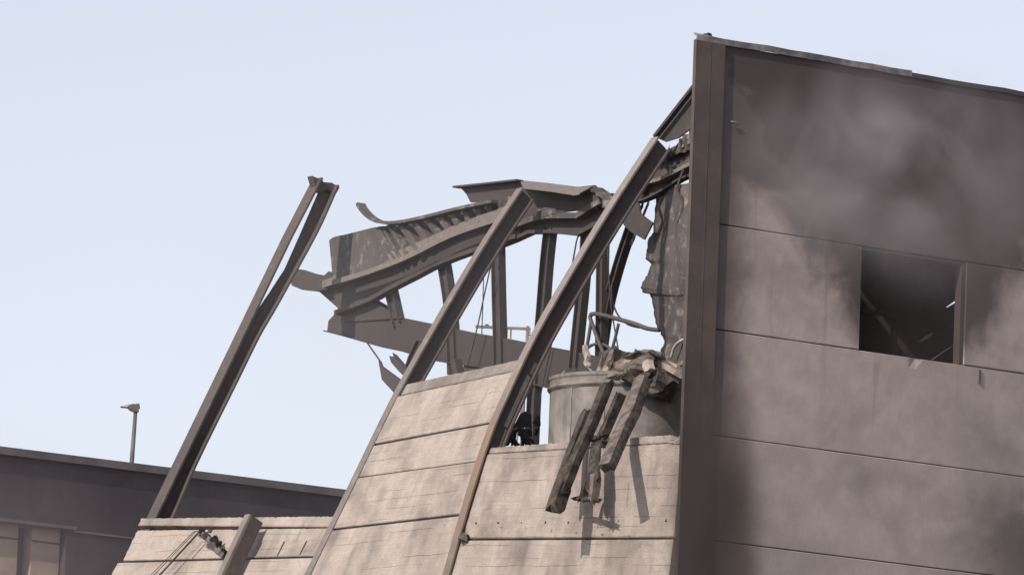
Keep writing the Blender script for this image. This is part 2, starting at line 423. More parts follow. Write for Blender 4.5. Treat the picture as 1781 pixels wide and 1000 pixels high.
# the room behind the opening: sooted lining with a torn slit that lets the sky through
UB = 3.2
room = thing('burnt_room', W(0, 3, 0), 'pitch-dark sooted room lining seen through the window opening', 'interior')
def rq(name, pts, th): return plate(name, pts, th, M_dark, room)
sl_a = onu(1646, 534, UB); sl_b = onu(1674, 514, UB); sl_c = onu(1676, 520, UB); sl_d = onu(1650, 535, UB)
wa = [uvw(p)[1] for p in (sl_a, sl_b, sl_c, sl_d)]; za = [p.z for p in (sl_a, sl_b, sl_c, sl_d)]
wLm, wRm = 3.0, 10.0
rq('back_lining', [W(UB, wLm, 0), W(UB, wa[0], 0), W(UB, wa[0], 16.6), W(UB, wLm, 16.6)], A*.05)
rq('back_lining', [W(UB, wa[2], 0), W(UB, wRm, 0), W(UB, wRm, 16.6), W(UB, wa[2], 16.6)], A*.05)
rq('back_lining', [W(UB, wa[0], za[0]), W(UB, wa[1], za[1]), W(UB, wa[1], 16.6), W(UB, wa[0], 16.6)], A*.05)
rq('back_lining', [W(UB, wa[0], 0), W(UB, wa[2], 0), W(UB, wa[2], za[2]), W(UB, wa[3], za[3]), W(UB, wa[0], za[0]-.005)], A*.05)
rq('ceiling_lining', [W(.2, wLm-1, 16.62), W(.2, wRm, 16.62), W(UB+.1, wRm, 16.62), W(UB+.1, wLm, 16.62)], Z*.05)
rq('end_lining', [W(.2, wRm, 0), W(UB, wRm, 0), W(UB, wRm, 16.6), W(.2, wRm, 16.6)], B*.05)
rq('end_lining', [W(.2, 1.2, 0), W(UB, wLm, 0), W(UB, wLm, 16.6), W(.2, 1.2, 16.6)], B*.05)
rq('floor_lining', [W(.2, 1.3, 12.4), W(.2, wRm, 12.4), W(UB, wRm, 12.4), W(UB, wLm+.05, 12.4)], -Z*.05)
t = thing('window_frame_remnant', onu(1553, 618, 1.6), 'dim bent frame standing just inside the dark window opening', 'frame')
for pth in ([onu(1500, 540, 1.6), onu(1557, 549, 1.6)], [onu(1557, 545, 1.6), onu(1550, 660, 1.6)]):
    sweep('frame_bar', pth, rect(.06, .05), A, M_steel_d, t)
def rod(name, px, u, r, mat, label, cat, group=None, w=None, sub=6, n=6):
    P = [onu(x, y, u) if w is None else onw(x, y, w) for x, y in px]
    if len(P) > 2: P = spline(P, sub)
    return tag(sweep(name, P, circ(r, n), Vector((.31, .22, .9)), mat, None, True), label, cat, group)
rod('metal_rod', [(1620, 626), (1665, 596)], .35, .006, M_ash, 'thin pale rod slanting across the window opening near its sill', 'rod')
tag(plate('scrap_strip', [onu(1601, 594, .9), onu(1612, 584, .9), onu(1623, 578, .9), onu(1618, 586, .9), onu(1606, 593, .9)], A*.03, M_ash), 'small pale sunlit scrap hanging inside the dark window', 'scrap')

# ------------------------------------------------------------------ standing corner column
cc = thing('corner_column', W(0, 0, 0), 'upright rust-brown steel column at the corner, taller than the leaning ones', 'column')
def vbox(name, u0, u1, w0, w1, z0, z1, mat, parent, nz=1):
    q = [(u0, w0), (u1, w0), (u1, w1), (u0, w1)]
    vs = [W(a, b, z0+(z1-z0)*k/nz) for k in range(nz+1) for a, b in q]
    fs = [(0, 1, 2, 3), tuple(range(nz*4, nz*4+4))]
    for k in range(nz):
        fs += [(k*4+i, k*4+(i+1) % 4, k*4+4+(i+1) % 4, k*4+4+i) for i in range(4)]
    return mk(name, vs, fs, mat, parent)
M_colr = steel('brown_column_steel', (.095, .073, .067), (.135, .10, .088), (.16, .13, .12), .6, .3, None, (13.9, 12.6))
vbox('flange', -.04, -.016, 0, .365, 0, 16.85, M_colr, cc)
vbox('web', -.0155, .28, .262, .278, 0, 16.78, M_steel_d, cc)
vbox('flange', .28, .304, .25, .29, 0, 16.78, M_steel_d, cc)
vbox('edge_angle', -.04, .008, -.014, -.002, 0, 16.855, M_colr, cc)
vbox('weld_strip', -.043, -.0405, .172, .182, 0, 16.84, M_colr, cc)
tag(chunk('mortar_lump', W(.02, .06, 16.88), (.06, .07, .09), M_ash, (.1, .3, .2), seed=3), 'small pale lump on the very top corner of the standing wall', 'lump')
tag(chunk('bitumen_flap', W(.06, .16, 16.925), (.16, .10, .05), M_rub_d, (.1, -.3, .6), seed=4), 'dark crumpled flap on the coping just right of the corner', 'flap')

# ------------------------------------------------------------------ leaning columns
def lean_col(px, u, bf, h, matf, matw, label, name='leaning_column'):
    top = [onu(x, y, u) for x, y in px]
    foot = uvw(top[0])
    P = [W(u, foot[1], 0), W(u, foot[1], foot[2]-.7)] + spline(top, 4)
    t = thing(name, W(u, foot[1], 0), label, 'column', 'columns bent inwards by the collapse')
    # q axis of the sweep: make it point inwards (+B)
    tt = (P[-1]-P[-2]).normalized(); x = A; y = tt.cross(x); s = 1 if y.dot(B) > 0 else -1
    sweep('flange', P, rect(bf, .022), A, matf, t)
    sweep('web', P, rect(.014, h-.044, 0, s*h/2), A, matw, t)
    sweep('flange', P, rect(bf, .022, 0, s*h), A, matw, t)
    return t, P
u3 = uvw(onw(778, 1000, 0))[0]; u2 = uvw(onw(535, 1000, 0))[0]; u1 = uvw(onw(216, 1000, 0))[0]
PX3 = [(776, 1000), (816, 860), (847, 765), (874, 700), (931, 580), (1012, 440), (1070, 346), (1140, 240)]
PX2 = [(535, 1000), (609, 850), (682, 700), (737, 600), (795, 500), (850, 410), (905, 328)]
lean_col(PX3, u3, .12, .20, M_steel_r, M_steel, 'long rusty leaning steel column nearest the upright corner column')
lean_col(PX2, u2, .11, .19, M_steel_lit, M_steel, 'leaning steel column that carries the folded roof edge, between the tall panels and sky')
# the far column has torn: outer flange straight, web and inner flange bent away from it
c1 = thing('split_column', W(u1, 0, 0), 'leftmost leaning steel column, torn lengthwise with sky showing in the split', 'column', 'columns bent inwards by the collapse')
def U1(L): return [onu(x, y, u1) for x, y in L]
fo = [W(u1, 0, 0), W(u1, 0, 10.9)] + U1([(216, 1000), (266, 897), (403, 614), (500, 413), (553, 311)])
sweep('flange', fo, rect(.19, .024), A, M_steel, c1)
inn = U1([(243, 1000), (294, 897), (332, 808), (403, 664), (441, 587), (470, 537), (505, 474), (546, 398), (579, 324)])
inn = [W(u1, .3, 0), W(u1, .3, 10.9)] + spline(inn, 4)
sweep('flange', inn, rect(.235, .024), A, M_steel, c1)
wl_ = U1([(216, 1000), (266, 897), (437, 556), (470, 508), (496, 468), (524, 405), (553, 338), (556, 318)])
wr_ = U1([(579, 324), (546, 398), (505, 474), (470, 537), (441, 587), (403, 664), (332, 808), (294, 897), (243, 1000)])
plate('web', wl_+wr_, A*.016, M_steel, c1)
plate('end_plate', [onu(x, y, u1-.06) for x, y in ((543, 306), (561, 314), (563, 317), (577, 318), (591, 326), (584, 338), (570, 330), (552, 336))], A*.1, M_steel, c1)

# ------------------------------------------------------------------ collapsed facade panels
IN = .016
def bay(label, rows, ul, ur, px_l, px_r, mats, seed, lower_u):
    """rows: list of (left px, right px) from the top edge down, pairs top/bottom"""
    base = W((ul+ur)/2, 0, 0)
    t = thing('concrete_wall_section', base, label, 'wall', 'bays of the collapsed facade')
    zmin = 99
    for k, row in enumerate(rows):
        (tl, tr, bl, br) = row[:4]; opt = row[4] if len(row) > 4 else {}
        ins = opt.get('ins', 0)
        c = [onu(*bl, ul)+B*(IN+ins), onu(*br, ur)+B*(IN+ins), onu(*tl, ul)+B*(IN+ins), onu(*tr, ur)+B*(IN+ins)]
        slab('panel', c, .14, opt.get('mat', mats), t, opt.get('nx', 50), opt.get('nz', 12), (seed*3.1, 12-k*1.1), opt.get('rough', .002), opt.get('top', 0), .008, opt.get('left', 0), opt.get('chips'))
    # rows below the picture, still upright
    zb = min(c[0].z, c[1].z)-.03; wl0, wr0 = uvw(c[0])[1], uvw(c[1])[1]
    z = zb
    while z > .05:
        z0 = max(0, z-1.097)
        slab('panel', [W(ul, wl0, z0+.006), W(ur, wr0, z0+.006), W(ul, wl0, z-.006), W(ur, wr0, z-.006)], .14, mats, t, 2, 2, (seed, z), 0, 0)
        z = z0
    return t
def e3(y):   # left edge px of bay 3 / right edge of bay 2, on column 3
    P = PX3
    for (x0, y0), (x1, y1) in zip(P[:-1], P[1:]):
        if y1 <= y <= y0: return x0+(x1-x0)*(y-y0)/(y1-y0)
    return P[0][0]-(y-1000)*.28
def e2(y):
    P = PX2
    for (x0, y0), (x1, y1) in zip(P[:-1], P[1:]):
        if y1 <= y <= y0: return x0+(x1-x0)*(y-y0)/(y1-y0)
    return P[0][0]-(y-1000)*.45
l2 = lambda y: (e2(y)-2, y)
r2 = lambda y: (e3(y)+2, y)
bay('tall leaning pale concrete panels between the two middle leaning columns', [
    (l2(667), r2(620), l2(687), r2(640), dict(ins=.03, mat=M_conc_lip, nz=3, top=.006, nx=140)),
    (l2(689), r2(642), l2(771), r2(731), dict(top=.004)),
    (l2(775), r2(734), l2(829), r2(799), dict(ins=.004, nz=8)),
    (l2(830.5), r2(800.5), l2(918), r2(891), dict(ins=.004)),
    (l2(922), r2(895), l2(1050), r2(1030), dict(ins=-.004)),
    ], u2, u3, None, None, M_conc_l, 1, None)
ur3 = .13
l3 = lambda y: (e3(y)+3, y)
bay('low concrete panels behind the hanging charred beams, beside the corner column', [
    (l3(777), (1184, 753), l3(788), (1183, 768), dict(ins=.012, nz=4, top=.006, chips=[(.985, .6, .22, .06)], nx=160)),
    (l3(789), (1183, 769), l3(935), (1169, 933), dict(top=.003, chips=[(.985, .97, .16, .05), (.01, .02, .08, .04)], nx=90, nz=24)),
    (l3(939), (1169, 937), l3(1090), (1150, 1090), dict(ins=-.006)),
    ], u3, ur3, None, None, M_conc, 2, None)
ul1 = u1+.08
rr = lambda y: (e2(y)+2, y)
bay('lowest concrete panels at lower left with a leaning post across them', [
    ((242, 900), rr(896), (237, 913), rr(915.5), dict(ins=.0, top=.006, nz=3, left=.02, nx=160)),
    ((236, 921), rr(917), (211, 974), rr(965.5), dict(top=.004, left=.01, nx=120)),
    ((204, 978), rr(969), (163, 1060), rr(1060), dict(ins=-.02, left=.01)),
    ], ul1, u2, None, None, M_conc_l, 3, None)

# planes of the leaning bays, for things that lie on them
def plane3(p, q, r):
    n = (q-p).cross(r-p).normalized()
    if n.dot(CAM-p) < 0: n = -n
    return p, n
PL1 = plane3(onu(236, 921, ul1), onu(*rr(917), u2), onu(211, 974, ul1))
PL2 = plane3(onu(*l2(689), u2), onu(*r2(642), u3), onu(*l2(918), u2))
PL3 = plane3(onu(*l3(789), u3), onu(1183, 769, ur3), onu(*l3(935), u3))
def on(pl, x, y, off=0.): return hit(x, y, pl[0]+pl[1]*off, pl[1])

BAYS = [o for o in sc.collection.objects if o.name.startswith('concrete_wall_section')]
for x, y in ((829, 910), (868, 909), (908, 908), (950, 908), (990, 908), (1033, 907), (1077, 906), (1121, 905), (1160, 905)):
    p = on(PL3, x, y, .0); chunk('fixing', p - B*.012, (.02, .035, .02), M_steel_d, (x, y, 0), 8, BAYS[1], x)
for (x0, y0), (x1, y1) in (((456, 943), (444, 967)), ((495, 942), (483, 967)), ((534, 941), (522, 965))):
    sweep('slot', [on(PL1, x0, y0, -.012), on(PL1, x1, y1, -.012)], rect(.018, .02), A, M_dark, BAYS[2])
sweep('slot', [W(-.016, uvw(onu(1703, 641, 0))[1], onu(1703, 643, 0).z), W(-.016, uvw(onu(1703, 641, 0))[1], onu(1703, 668, 0).z)], rect(.012, .014), A, M_dark, wall)
tag(chunk('mortar_lump', on(PL3, 806, 934, .02), (.10, .12, .09), M_rub_d, (0, .3, 0), 14, None, 91), 'dark lump wedged in the joint beside the rusty leaning column', 'lump')
tag(chunk('pale_chip', W(-.03, uvw(onu(1275, 213, 0))[1], onu(1275, 213, 0).z), (.12, .02, .015), M_ash, (0, 0, PHI), 9, None, 92), 'tiny bright chip on the dark wall near the upright column', 'chip')
# ------------------------------------------------------------------ roof truss hanging behind the columns
WT = 3.05
def T(x, y, d=0.): return onw(x, y, WT+d)
def TL(L, d=0.): return [T(x, y, d) for x, y in L]
truss = thing('roof_truss', W(6.5, WT, 0), 'buckled steel roof truss hanging between the leaning columns, with its posts', 'truss')
def girder(pref, top, bot, d, fw, parent=truss, mat=M_truss, lip=.045, up=True, straight=False, fmat=None):
    tp = spline(TL(top, d), 4); bt = spline(TL(bot, d), 4)
    if straight: tp = refine(TL(top, d), .3, .006, [Z, B]); bt = refine(TL(bot, d), .3, .006, [Z])
    parent = plate(pref, tp+bt[::-1], B*.014, mat, parent)
    if up: sweep('flange', [p-B*fw*.3 for p in tp], rect(fw, lip), B, fmat or mat, parent)
    sweep('flange', [p-B*fw*.15 for p in bt], rect(fw*.7, lip*.6), B, mat, parent)
# top chord, buckled
girder('top_chord', [(575, 497), (690, 452), (800, 403), (905, 363)],
       [(590, 545), (650, 522), (690, 500), (728, 481), (760, 463), (829, 436), (905, 412)], 0, .15, lip=.085, straight=True, fmat=M_steel_lit)
girder('top_chord', [(880, 404), (915, 391), (940, 383), (962, 377), (1017, 376), (1049, 356), (1078, 343)],
       [(870, 429), (928, 405), (970, 403), (1012, 408), (1050, 388), (1088, 370)], .03, .15, lip=.065, straight=True, fmat=M_sheet)
# bottom chord
girder('bottom_chord', [(571, 558), (589, 540), (640, 541), (704, 554), (752, 563), (800, 574), (860, 584), (930, 598), (994, 610), (1050, 622)],
       [(569, 576), (600, 584), (638, 595), (706, 612), (750, 626), (790, 633), (850, 640), (930, 668), (994, 682), (1050, 700)], .05, .12, lip=.02, up=False, straight=True, mat=M_steel_d)
# diagonal at the left end, and the bracket reaching the split column
plate('diagonal', TL([(548, 486), (578, 478), (610, 490), (650, 519), (700, 548), (690, 560), (620, 556), (588, 536), (556, 508), (545, 505)], .12), B*.03, M_truss, truss)
plate('bracket', TL([(500, 478), (518, 468), (540, 475), (564, 479), (571, 472), (584, 484), (590, 500), (548, 506), (525, 504), (508, 497)], -.02), B*.10, M_truss, truss)
plate('gusset', TL([(590, 500), (650, 480), (690, 500), (650, 525), (700, 553), (600, 560), (588, 545)], .03), B*.012, M_truss, truss)
def post(L, wpx, d, mat=M_truss, taper=None):
    P = spline(TL(L, d), 4); k = wpx*.0070
    prof = [(-.05, -k/2), (.05, -k/2), (.05, -k/2+.014), (.008, -k/2+.014), (.008, k/2-.014), (.05, k/2-.014), (.05, k/2), (-.05, k/2), (-.05, k/2-.014), (-.008, k/2-.014), (-.008, -k/2+.014), (-.05, -k/2+.014)]
    return sweep('post', P, prof, B, mat, truss)
post([(677, 490), (685, 525), (694, 565)], 19, .06)
post([(770, 445), (781, 512), (787, 572), (790, 650)], 20, .06)
post([(866, 420), (868, 520), (870, 600), (870, 650)], 21, .06)
post([(958, 395), (951, 460), (942, 570), (932, 640), (925, 780)], 20, .06)
post([(1022, 400), (1018, 460), (1008, 560), (1000, 640)], 18, .06)
post([(1050, 380), (1048, 470), (1047, 560), (1045, 660)], 16, .10)
post([(1102, 385), (1080, 450), (1062, 515), (1052, 570), (1040, 660)], 14, .16)
post([(735, 600), (718, 640), (712, 690)], 26, -.25)
post([(790, 630), (797, 660)], 22, -.2)
plate('gusset', TL([(806, 628), (846, 640), (848, 655), (806, 650)], .02), B*.02, M_truss, truss)
# stubs at the foot of the middle column
t = thing('bent_plate_stub', T(695, 700), 'pointed bent steel plate sticking out left of the middle column', 'plate')
plate('bent_plate', TL([(658, 627), (664, 637), (695, 660), (712, 668), (700, 700), (686, 684), (664, 660)], -.9), B*.03, M_truss, t)
t = thing('short_steel_stub', T(705, 650), 'short round-ended steel stub poking out above the pointed plate', 'plate')
charred('stub', TL([(684, 622), (700, 640), (722, 662)], -.8), .08, .075, B, M_truss, t, 5, .08, .05)

# ------------------------------------------------------------------ profiled eaves sheet and folded roof edge
eav = thing('eaves_sheet', T(700, 480), 'wide ribbed eaves sheet folded out over the truss, left of the middle column', 'sheet')
def ribbed(name, top, bot, d, n, amp, mat, parent, start=0., pitch=.2, nz=6, bulge=0.):
    tp = spline(TL(top, d), 8); bt = spline(TL(bot, d), 8)
    def samp(P, s):
        f = s*(len(P)-1); i = min(int(f), len(P)-2); return P[i].lerp(P[i+1], f-i)
    vs = []; fs = []; L = (tp[-1]-tp[0]).length
    for j in range(nz+1):
        v = j/nz
        for i in range(n+1):
            s = i/n; p = samp(tp, s).lerp(samp(bt, s), v)
            ph = (s*L/pitch) % 1; k = min(1, max(0, (abs(ph-.5)-.2)/.07))
            a = amp*(0 if s < start else min(1, (s-start)*6))
            wob = .015*math.sin(7*s+3*v)+.01*math.sin(19*s-5*v)
            vs.append(p + B*(k*a + wob*(a/amp if amp else 0) - bulge*math.sin(math.pi*v)))
    m = n+1
    for j in range(nz):
        for i in range(n): fs.append((j*m+i, j*m+i+1, (j+1)*m+i+1, (j+1)*m+i))
    o = mk(name, vs, fs, mat, parent)
    md = o.modifiers.new('thickness', 'SOLIDIFY'); md.thickness = .006
    return o
ribbed('ribbed_sheet', [(573, 418), (583, 412), (606, 407), (650, 396), (674, 392), (740, 378), (800, 362), (860, 352), (900, 335)],
       [(580, 490), (600, 487), (640, 474), (680, 460), (710, 447), (760, 421), (810, 398), (860, 383), (905, 372)], -.12, 420, .11, M_sheet, eav, .36, .16)
sweep('curled_lip', spline(TL([(627, 355), (632, 364), (643, 376), (658, 385), (675, 388), (700, 387), (745, 378), (800, 364), (862, 351)], -.16), 6), rect(.12, .035), B, M_sheet, eav)
sweep('lower_lip', spline(TL([(580, 492), (640, 474), (710, 447), (790, 408), (878, 378)], -.22), 5), rect(.05, .06), B, M_steel_lit, eav)
fold = thing('folded_roof_edge', T(960, 380), 'folded box-shaped roof edge over the middle column with a torn, rounded end', 'roof edge')
plate('front_sheet', TL([(793, 326), (800, 325), (905, 314), (912, 326), (1000, 338), (1006, 326), (1034, 322), (1041, 329), (1046, 342), (1042, 358), (1037, 363), (983, 369), (940, 380), (915, 389), (880, 392), (862, 352), (818, 352), (811, 338), (803, 329)], -.06), B*.02, M_truss, fold)
# sloping top strip, the light it catches painted as paler steel
ta = TL([(904, 313.5), (950, 318), (1005, 325), (1034, 322)], -.02); tb = TL([(911, 326), (955, 331), (999, 338), (1008, 336)], -.3)
vs = ta+tb; mk('top_strip', vs + [p+Z*-.015 for p in vs], [(0, 1, 5, 4), (1, 2, 6, 5), (2, 3, 7, 6), (8, 12, 13, 9), (9, 13, 14, 10), (10, 14, 15, 11), (4, 5, 13, 12), (5, 6, 14, 13), (6, 7, 15, 14), (0, 8, 9, 1), (1, 9, 10, 2), (2, 10, 11, 3), (0, 4, 12, 8), (3, 11, 15, 7)], M_steel_lit, fold)
sweep('top_edge', TL([(793, 326), (850, 320), (904, 314)], -.1), rect(.1, .02), B, M_truss, fold)
# rounded crumpled end
vs = []; fs = []; rg = random.Random(5)
for i in range(9):
    a = -.4+i/8*2.4
    for j in range(7):
        s = j/6; cx, cy = 1040+s*6, 356-s*2
        vs.append(T(cx+math.sin(a)*(10+16*s)*.9, cy-math.cos(a)*(14+10*s)+s*2, -.25+.25*math.cos(a)*s+rg.uniform(-.015, .015)))
for i in range(8):
    for j in range(6): fs.append((i*7+j, i*7+j+1, (i+1)*7+j+1, (i+1)*7+j))
o = mk('crumpled_end', vs, fs, M_sheet, fold, True); o.modifiers.new('thickness', 'SOLIDIFY').thickness = .012
plate('dented_patch', TL([(936, 366), (950, 361), (966, 363), (972, 370), (960, 374), (936, 380)], -.075), -B*.02, M_sheet, fold)
plate('end_flap', TL([(1014, 331), (1041, 326), (1068, 346), (1060, 354), (1044, 352), (1034, 335)], -.1), B*.06, M_truss, fold)

# ------------------------------------------------------------------ roof remains between the tallest leaning column and the corner
rr_ = thing('torn_roof_sheet', T(1180, 250, -.2), 'torn ribbed roof sheet sloping up to the top of the upright column', 'sheet')
def TS(L, d): return TL(L, d)
plate('roof_sheet', TS([(1140, 239), (1206, 152), (1230, 130), (1230, 205), (1203, 222), (1180, 240), (1157, 247)], -.15), B*.02, M_truss, rr_)
sweep('eaves_bar', TS([(1140, 238), (1206, 153), (1225, 132)], -.22), rect(.06, .035), B, M_truss, rr_)
ribbed('ribbed_sheet', [(1150, 262), (1172, 254), (1190, 236), (1215, 215)], [(1138, 283), (1160, 273), (1190, 262), (1215, 248)], -.24, 160, .035, M_sheet, rr_, 0, .085, 4)
pur = thing('bent_purlin', T(1150, 300), 'upper curved purlin bent between the tallest leaning column and the corner', 'purlin', 'bent purlins')
girder('web', [(1132, 288), (1150, 281), (1172, 271), (1190, 260), (1220, 242)], [(1118, 318), (1150, 313), (1165, 303), (1190, 292), (1220, 282)], -.14, .10, pur, lip=.035, fmat=M_steel_lit)
pur2 = thing('bent_purlin', T(1150, 330), 'lower curved purlin with pale top edge above the hanging sheet', 'purlin', 'bent purlins')
girder('web', [(1098, 340), (1112, 326), (1130, 320), (1156, 315), (1180, 304), (1220, 284)], [(1092, 356), (1120, 350), (1142, 341), (1170, 325), (1190, 312), (1220, 302)], -.18, .14, pur2, lip=.04, fmat=M_steel_lit)
gp = tag(plate('gusset_plate', TL([(1072, 372), (1092, 350), (1110, 352), (1114, 372), (1135, 388), (1120, 417), (1098, 404), (1086, 393)], -.3), B*.02, M_truss), 'square steel plate hanging beside the top of the tallest leaning column', 'plate')

# big curled sheet beside the corner column
hs = thing('curled_hanging_sheet', T(1165, 610), 'big curled hanging metal sheet with ragged left edge beside the corner column', 'sheet')
left = [(1150, 318), (1141, 338), (1139, 372), (1136, 404), (1128, 416), (1124, 436), (1123, 450), (1133, 460), (1127, 476), (1119, 488), (1115, 500), (1118, 509), (1131, 512), (1135, 522), (1137, 545), (1142, 566), (1150, 582), (1156, 592), (1148, 612), (1150, 640)]
vs = []; fs = []; nx = 22; rg = random.Random(9); rows = []
for i in range(len(left)-1):
    for k in range(4):
        a = k/4; rows.append((left[i][0]*(1-a)+left[i+1][0]*a+rg.uniform(-1.2, 1.2), left[i][1]*(1-a)+left[i+1][1]*a))
rows.append(left[-1])
for j, (x, y) in enumerate(rows):
    v = j/(len(rows)-1)
    for i in range(nx+1):
        s = i/nx; bx = 1141+10*v; xx = bx+(1235-bx)*s+(x-bx)*(1-s)**5
        d = -.05 - .30*math.sin(math.pi*min(1, s*1.1))*(.6+.4*math.sin(3.2*v+.4)) + .05*math.sin(5*s+6*v+1)*s + .035*noise.noise(Vector((s*5, v*9, 3)))*2*max(0, s-.3)
        d += .05*math.exp(-((s-.30-.2*v)/.05)**2)
        vs.append(T(xx, y+4*math.sin(5*s), d))
m = nx+1
for j in range(len(rows)-1):
    for i in range(nx): fs.append((j*m+i, j*m+i+1, (j+1)*m+i+1, (j+1)*m+i))
o = mk('curled_sheet', vs, fs, M_sheet, hs, True); o.modifiers.new('thickness', 'SOLIDIFY').thickness = .01

strips = [
    ([(1112, 300), (1108, 330), (1118, 352), (1110, 372)], -.1, 'narrow bent strip dangling beside the top of the tallest leaning column'),
    ([(1150, 345), (1146, 362), (1152, 384), (1147, 402)], -.28, 'narrow bent strip dangling in front of the top of the curled sheet'),
    ([(1164, 262), (1158, 285), (1168, 300)], -.3, 'short bent strip hanging below the torn roof sheet'),
    ([(1128, 352), (1112, 392), (1100, 420)], .05, 'straight thin strip slanting down behind the square plate'),
    ([(1186, 300), (1178, 330), (1188, 352), (1182, 380)], -.32, 'bent strip hanging closest to the corner column'),
]
rg = random.Random(77)
for k, (px, d, lb) in enumerate(strips):
    P = spline(TL(px, d), 4)
    tag(charred('bent_strip', P, .012, rg.uniform(.03, .05), B, rg.choice((M_truss, M_sheet)), None, 300+k, .05, .2), lb, 'strip', 'torn strips by the corner')
plate('torn_flap', TL([(1148, 300), (1160, 292), (1182, 286), (1206, 270), (1206, 292), (1180, 302), (1166, 298), (1156, 312)], -.2), B*.015, M_sheet, rr_)
plate('torn_flap', TL([(1104, 338), (1114, 326), (1124, 322), (1118, 334), (1112, 340)], -.26), B*.012, M_sheet, pur2)
# ------------------------------------------------------------------ round tank behind the low panels
wt = 1.95
tcl = onw(1085, 700, wt); tz = onw(1085, 664, wt).z; TR = .80
tank = thing('round_tank', Vector((tcl.x, tcl.y, 0)), 'round scorched metal tank with a rolled rim behind the low panels', 'tank')
def ring(name, prof, mat, n=72, smooth=True, a0=0, a1=2*math.pi):
    vs = []; fs = []; k = len(prof); closed = abs(a1-a0-2*math.pi) < 1e-6; cnt = n if closed else n+1
    for i in range(cnt):
        a = a0+(a1-a0)*i/n
        for r, z in prof: vs.append(Vector((tcl.x+r*math.cos(a), tcl.y+r*math.sin(a), z)))
    for i in range(n):
        for j in range(k-1):
            q = (i % cnt)*k+j; r_ = ((i+1) % cnt)*k+j; fs.append((q, q+1, r_+1, r_))
    return mk(name, vs, fs, mat, tank, smooth)
o = ring('shell', [(TR, 0), (TR, tz-.9), (TR, tz-.16), (TR+.01, tz-.13)], M_tank)
ring('rim', [(TR+.003, tz-.16), (TR+.03, tz-.13), (TR+.032, tz-.115), (TR+.012, tz-.10), (TR+.014, tz-.05), (TR+.026, tz-.03), (TR+.026, tz), (TR-.02, tz+.01), (TR-.05, tz-.01)], M_tank_d, smooth=False)
ring('lid', [(TR-.04, tz-.012), (TR*.6, tz+.03), (0.02, tz+.05)], M_rub_d)
for px in (995, 1050): # vertical seams
    p = onw(px, 720, wt); ang = math.asin(max(-1, min(1, (px-1085)*.0063/TR)))
    q = Vector((tcl.x+(TR+.004)*math.sin(ang), tcl.y-(TR+.004)*math.cos(ang), 0))
    sweep('seam', [q+Z*(tz-3), q+Z*(tz-.16)], rect(.014, .012), Vector((math.cos(ang), math.sin(ang), 0)), M_tank_d, tank)

# ------------------------------------------------------------------ debris on the tank and over the panel edge
def D(x, y, w): return onw(x, y, w)
debris = [  # name, px, w, size(m), material, rot, label, cat
    ('rubble_chunk', (1085, 638), 1.7, (.42, .35, .34), M_rub_d, (.2, .1, .4), 'largest charred lump of rubble on the tank, left of the pale flake', 'rubble'),
    ('rubble_chunk', (1118, 640), 1.6, (.3, .3, .36), M_rub_d, (.1, .5, .1), 'dark upright lump of rubble right behind the pale flake', 'rubble'),
    ('rubble_chunk', (1148, 655), 1.75, (.36, .4, .46), M_rub_d, (.3, .2, .9), 'dark rounded lump of rubble beneath the slanting grey boards', 'rubble'),
    ('rubble_chunk', (1074, 660), 1.5, (.3, .2, .14), M_rubble, (0, .1, .3), 'low crumbling lump lying on the tank rim', 'rubble'),
    ('rubble_chunk', (1100, 656), 1.45, (.24, .2, .12), M_rub_d, (.2, .3, .2), 'low sooty lump on the tank rim beside the steep grey beam', 'rubble'),
]
for k, (nm, px, w, sz, mt, rt, lb, ct) in enumerate(debris):
    tag(chunk(nm, D(px[0], px[1], w), sz, mt, rt, 26, None, 20+k), lb, ct, 'rubble on the tank')
def slabpc(px, w, th, mat, label, cat='board', name='broken_board', grp='broken boards on the tank'):
    pts = [D(x, y, w+dw) for (x, y, dw) in px]
    return tag(plate(name, pts, (B*.6-A*.2-Z*.1).normalized()*th, mat), label, cat, grp)
slabpc([(1035, 650, -.1), (1048, 612, 0), (1060, 606, .1), (1068, 608, .1), (1070, 622, .05), (1050, 655, -.05), (1040, 664, -.1)], 1.5, .05, M_rubble, 'upright grey board leaning on the rubble above the tank rim')
slabpc([(1066, 632, -.2), (1092, 617, .1), (1120, 607, .3), (1134, 608, .3), (1128, 616, .2), (1098, 626, 0), (1070, 640, -.2)], 1.55, .12, M_rubble, 'long ragged board lying across the top of the rubble')
slabpc([(1110, 622, 0), (1134, 612, .2), (1140, 616, .2), (1116, 628, 0)], 1.4, .05, M_char_l, 'thin dark board end on top of the rubble')
slabpc([(1118, 628, 0), (1127, 624, 0), (1131, 640, 0), (1127, 644, 0), (1121, 646, 0), (1117, 638, 0)], 1.38, .06, M_ash, 'bright pale flake standing upright in the rubble')
slabpc([(1150, 629, -.1), (1160, 634, -.1), (1188, 651, -.15), (1189, 658, -.15), (1183, 658, -.15), (1152, 640, -.1)], 1.4, .10, M_rubble, 'slanting grey board at the right end of the rubble')
slabpc([(1152, 641, -.05), (1184, 660, -.1), (1180, 667, -.1), (1156, 652, -.05)], 1.45, .12, M_rub_d, 'dark lower board beneath the slanting grey one')
slabpc([(1174, 634, 0), (1190, 624, 0), (1192, 632, 0), (1180, 636, 0)], 1.4, .06, M_rubble, 'small grey board end touching the corner column')
tag(charred('pipe_stub', [D(978, 662, 1.5), D(988, 648, 1.45)], .09, .09, A, M_ash, None, 3, .03, .05), 'short pale pipe stub sitting on the left of the tank rim', 'pipe')
tag(charred('bent_tube_scrap', [D(1017, 606, 1.6), D(1022, 622, 1.6), D(1020, 628, 1.6), D(1025, 638, 1.6)], .05, .05, A, M_ash, None, 4, .04, .1), 'short kinked pale scrap hanging above the middle of the tank', 'scrap')
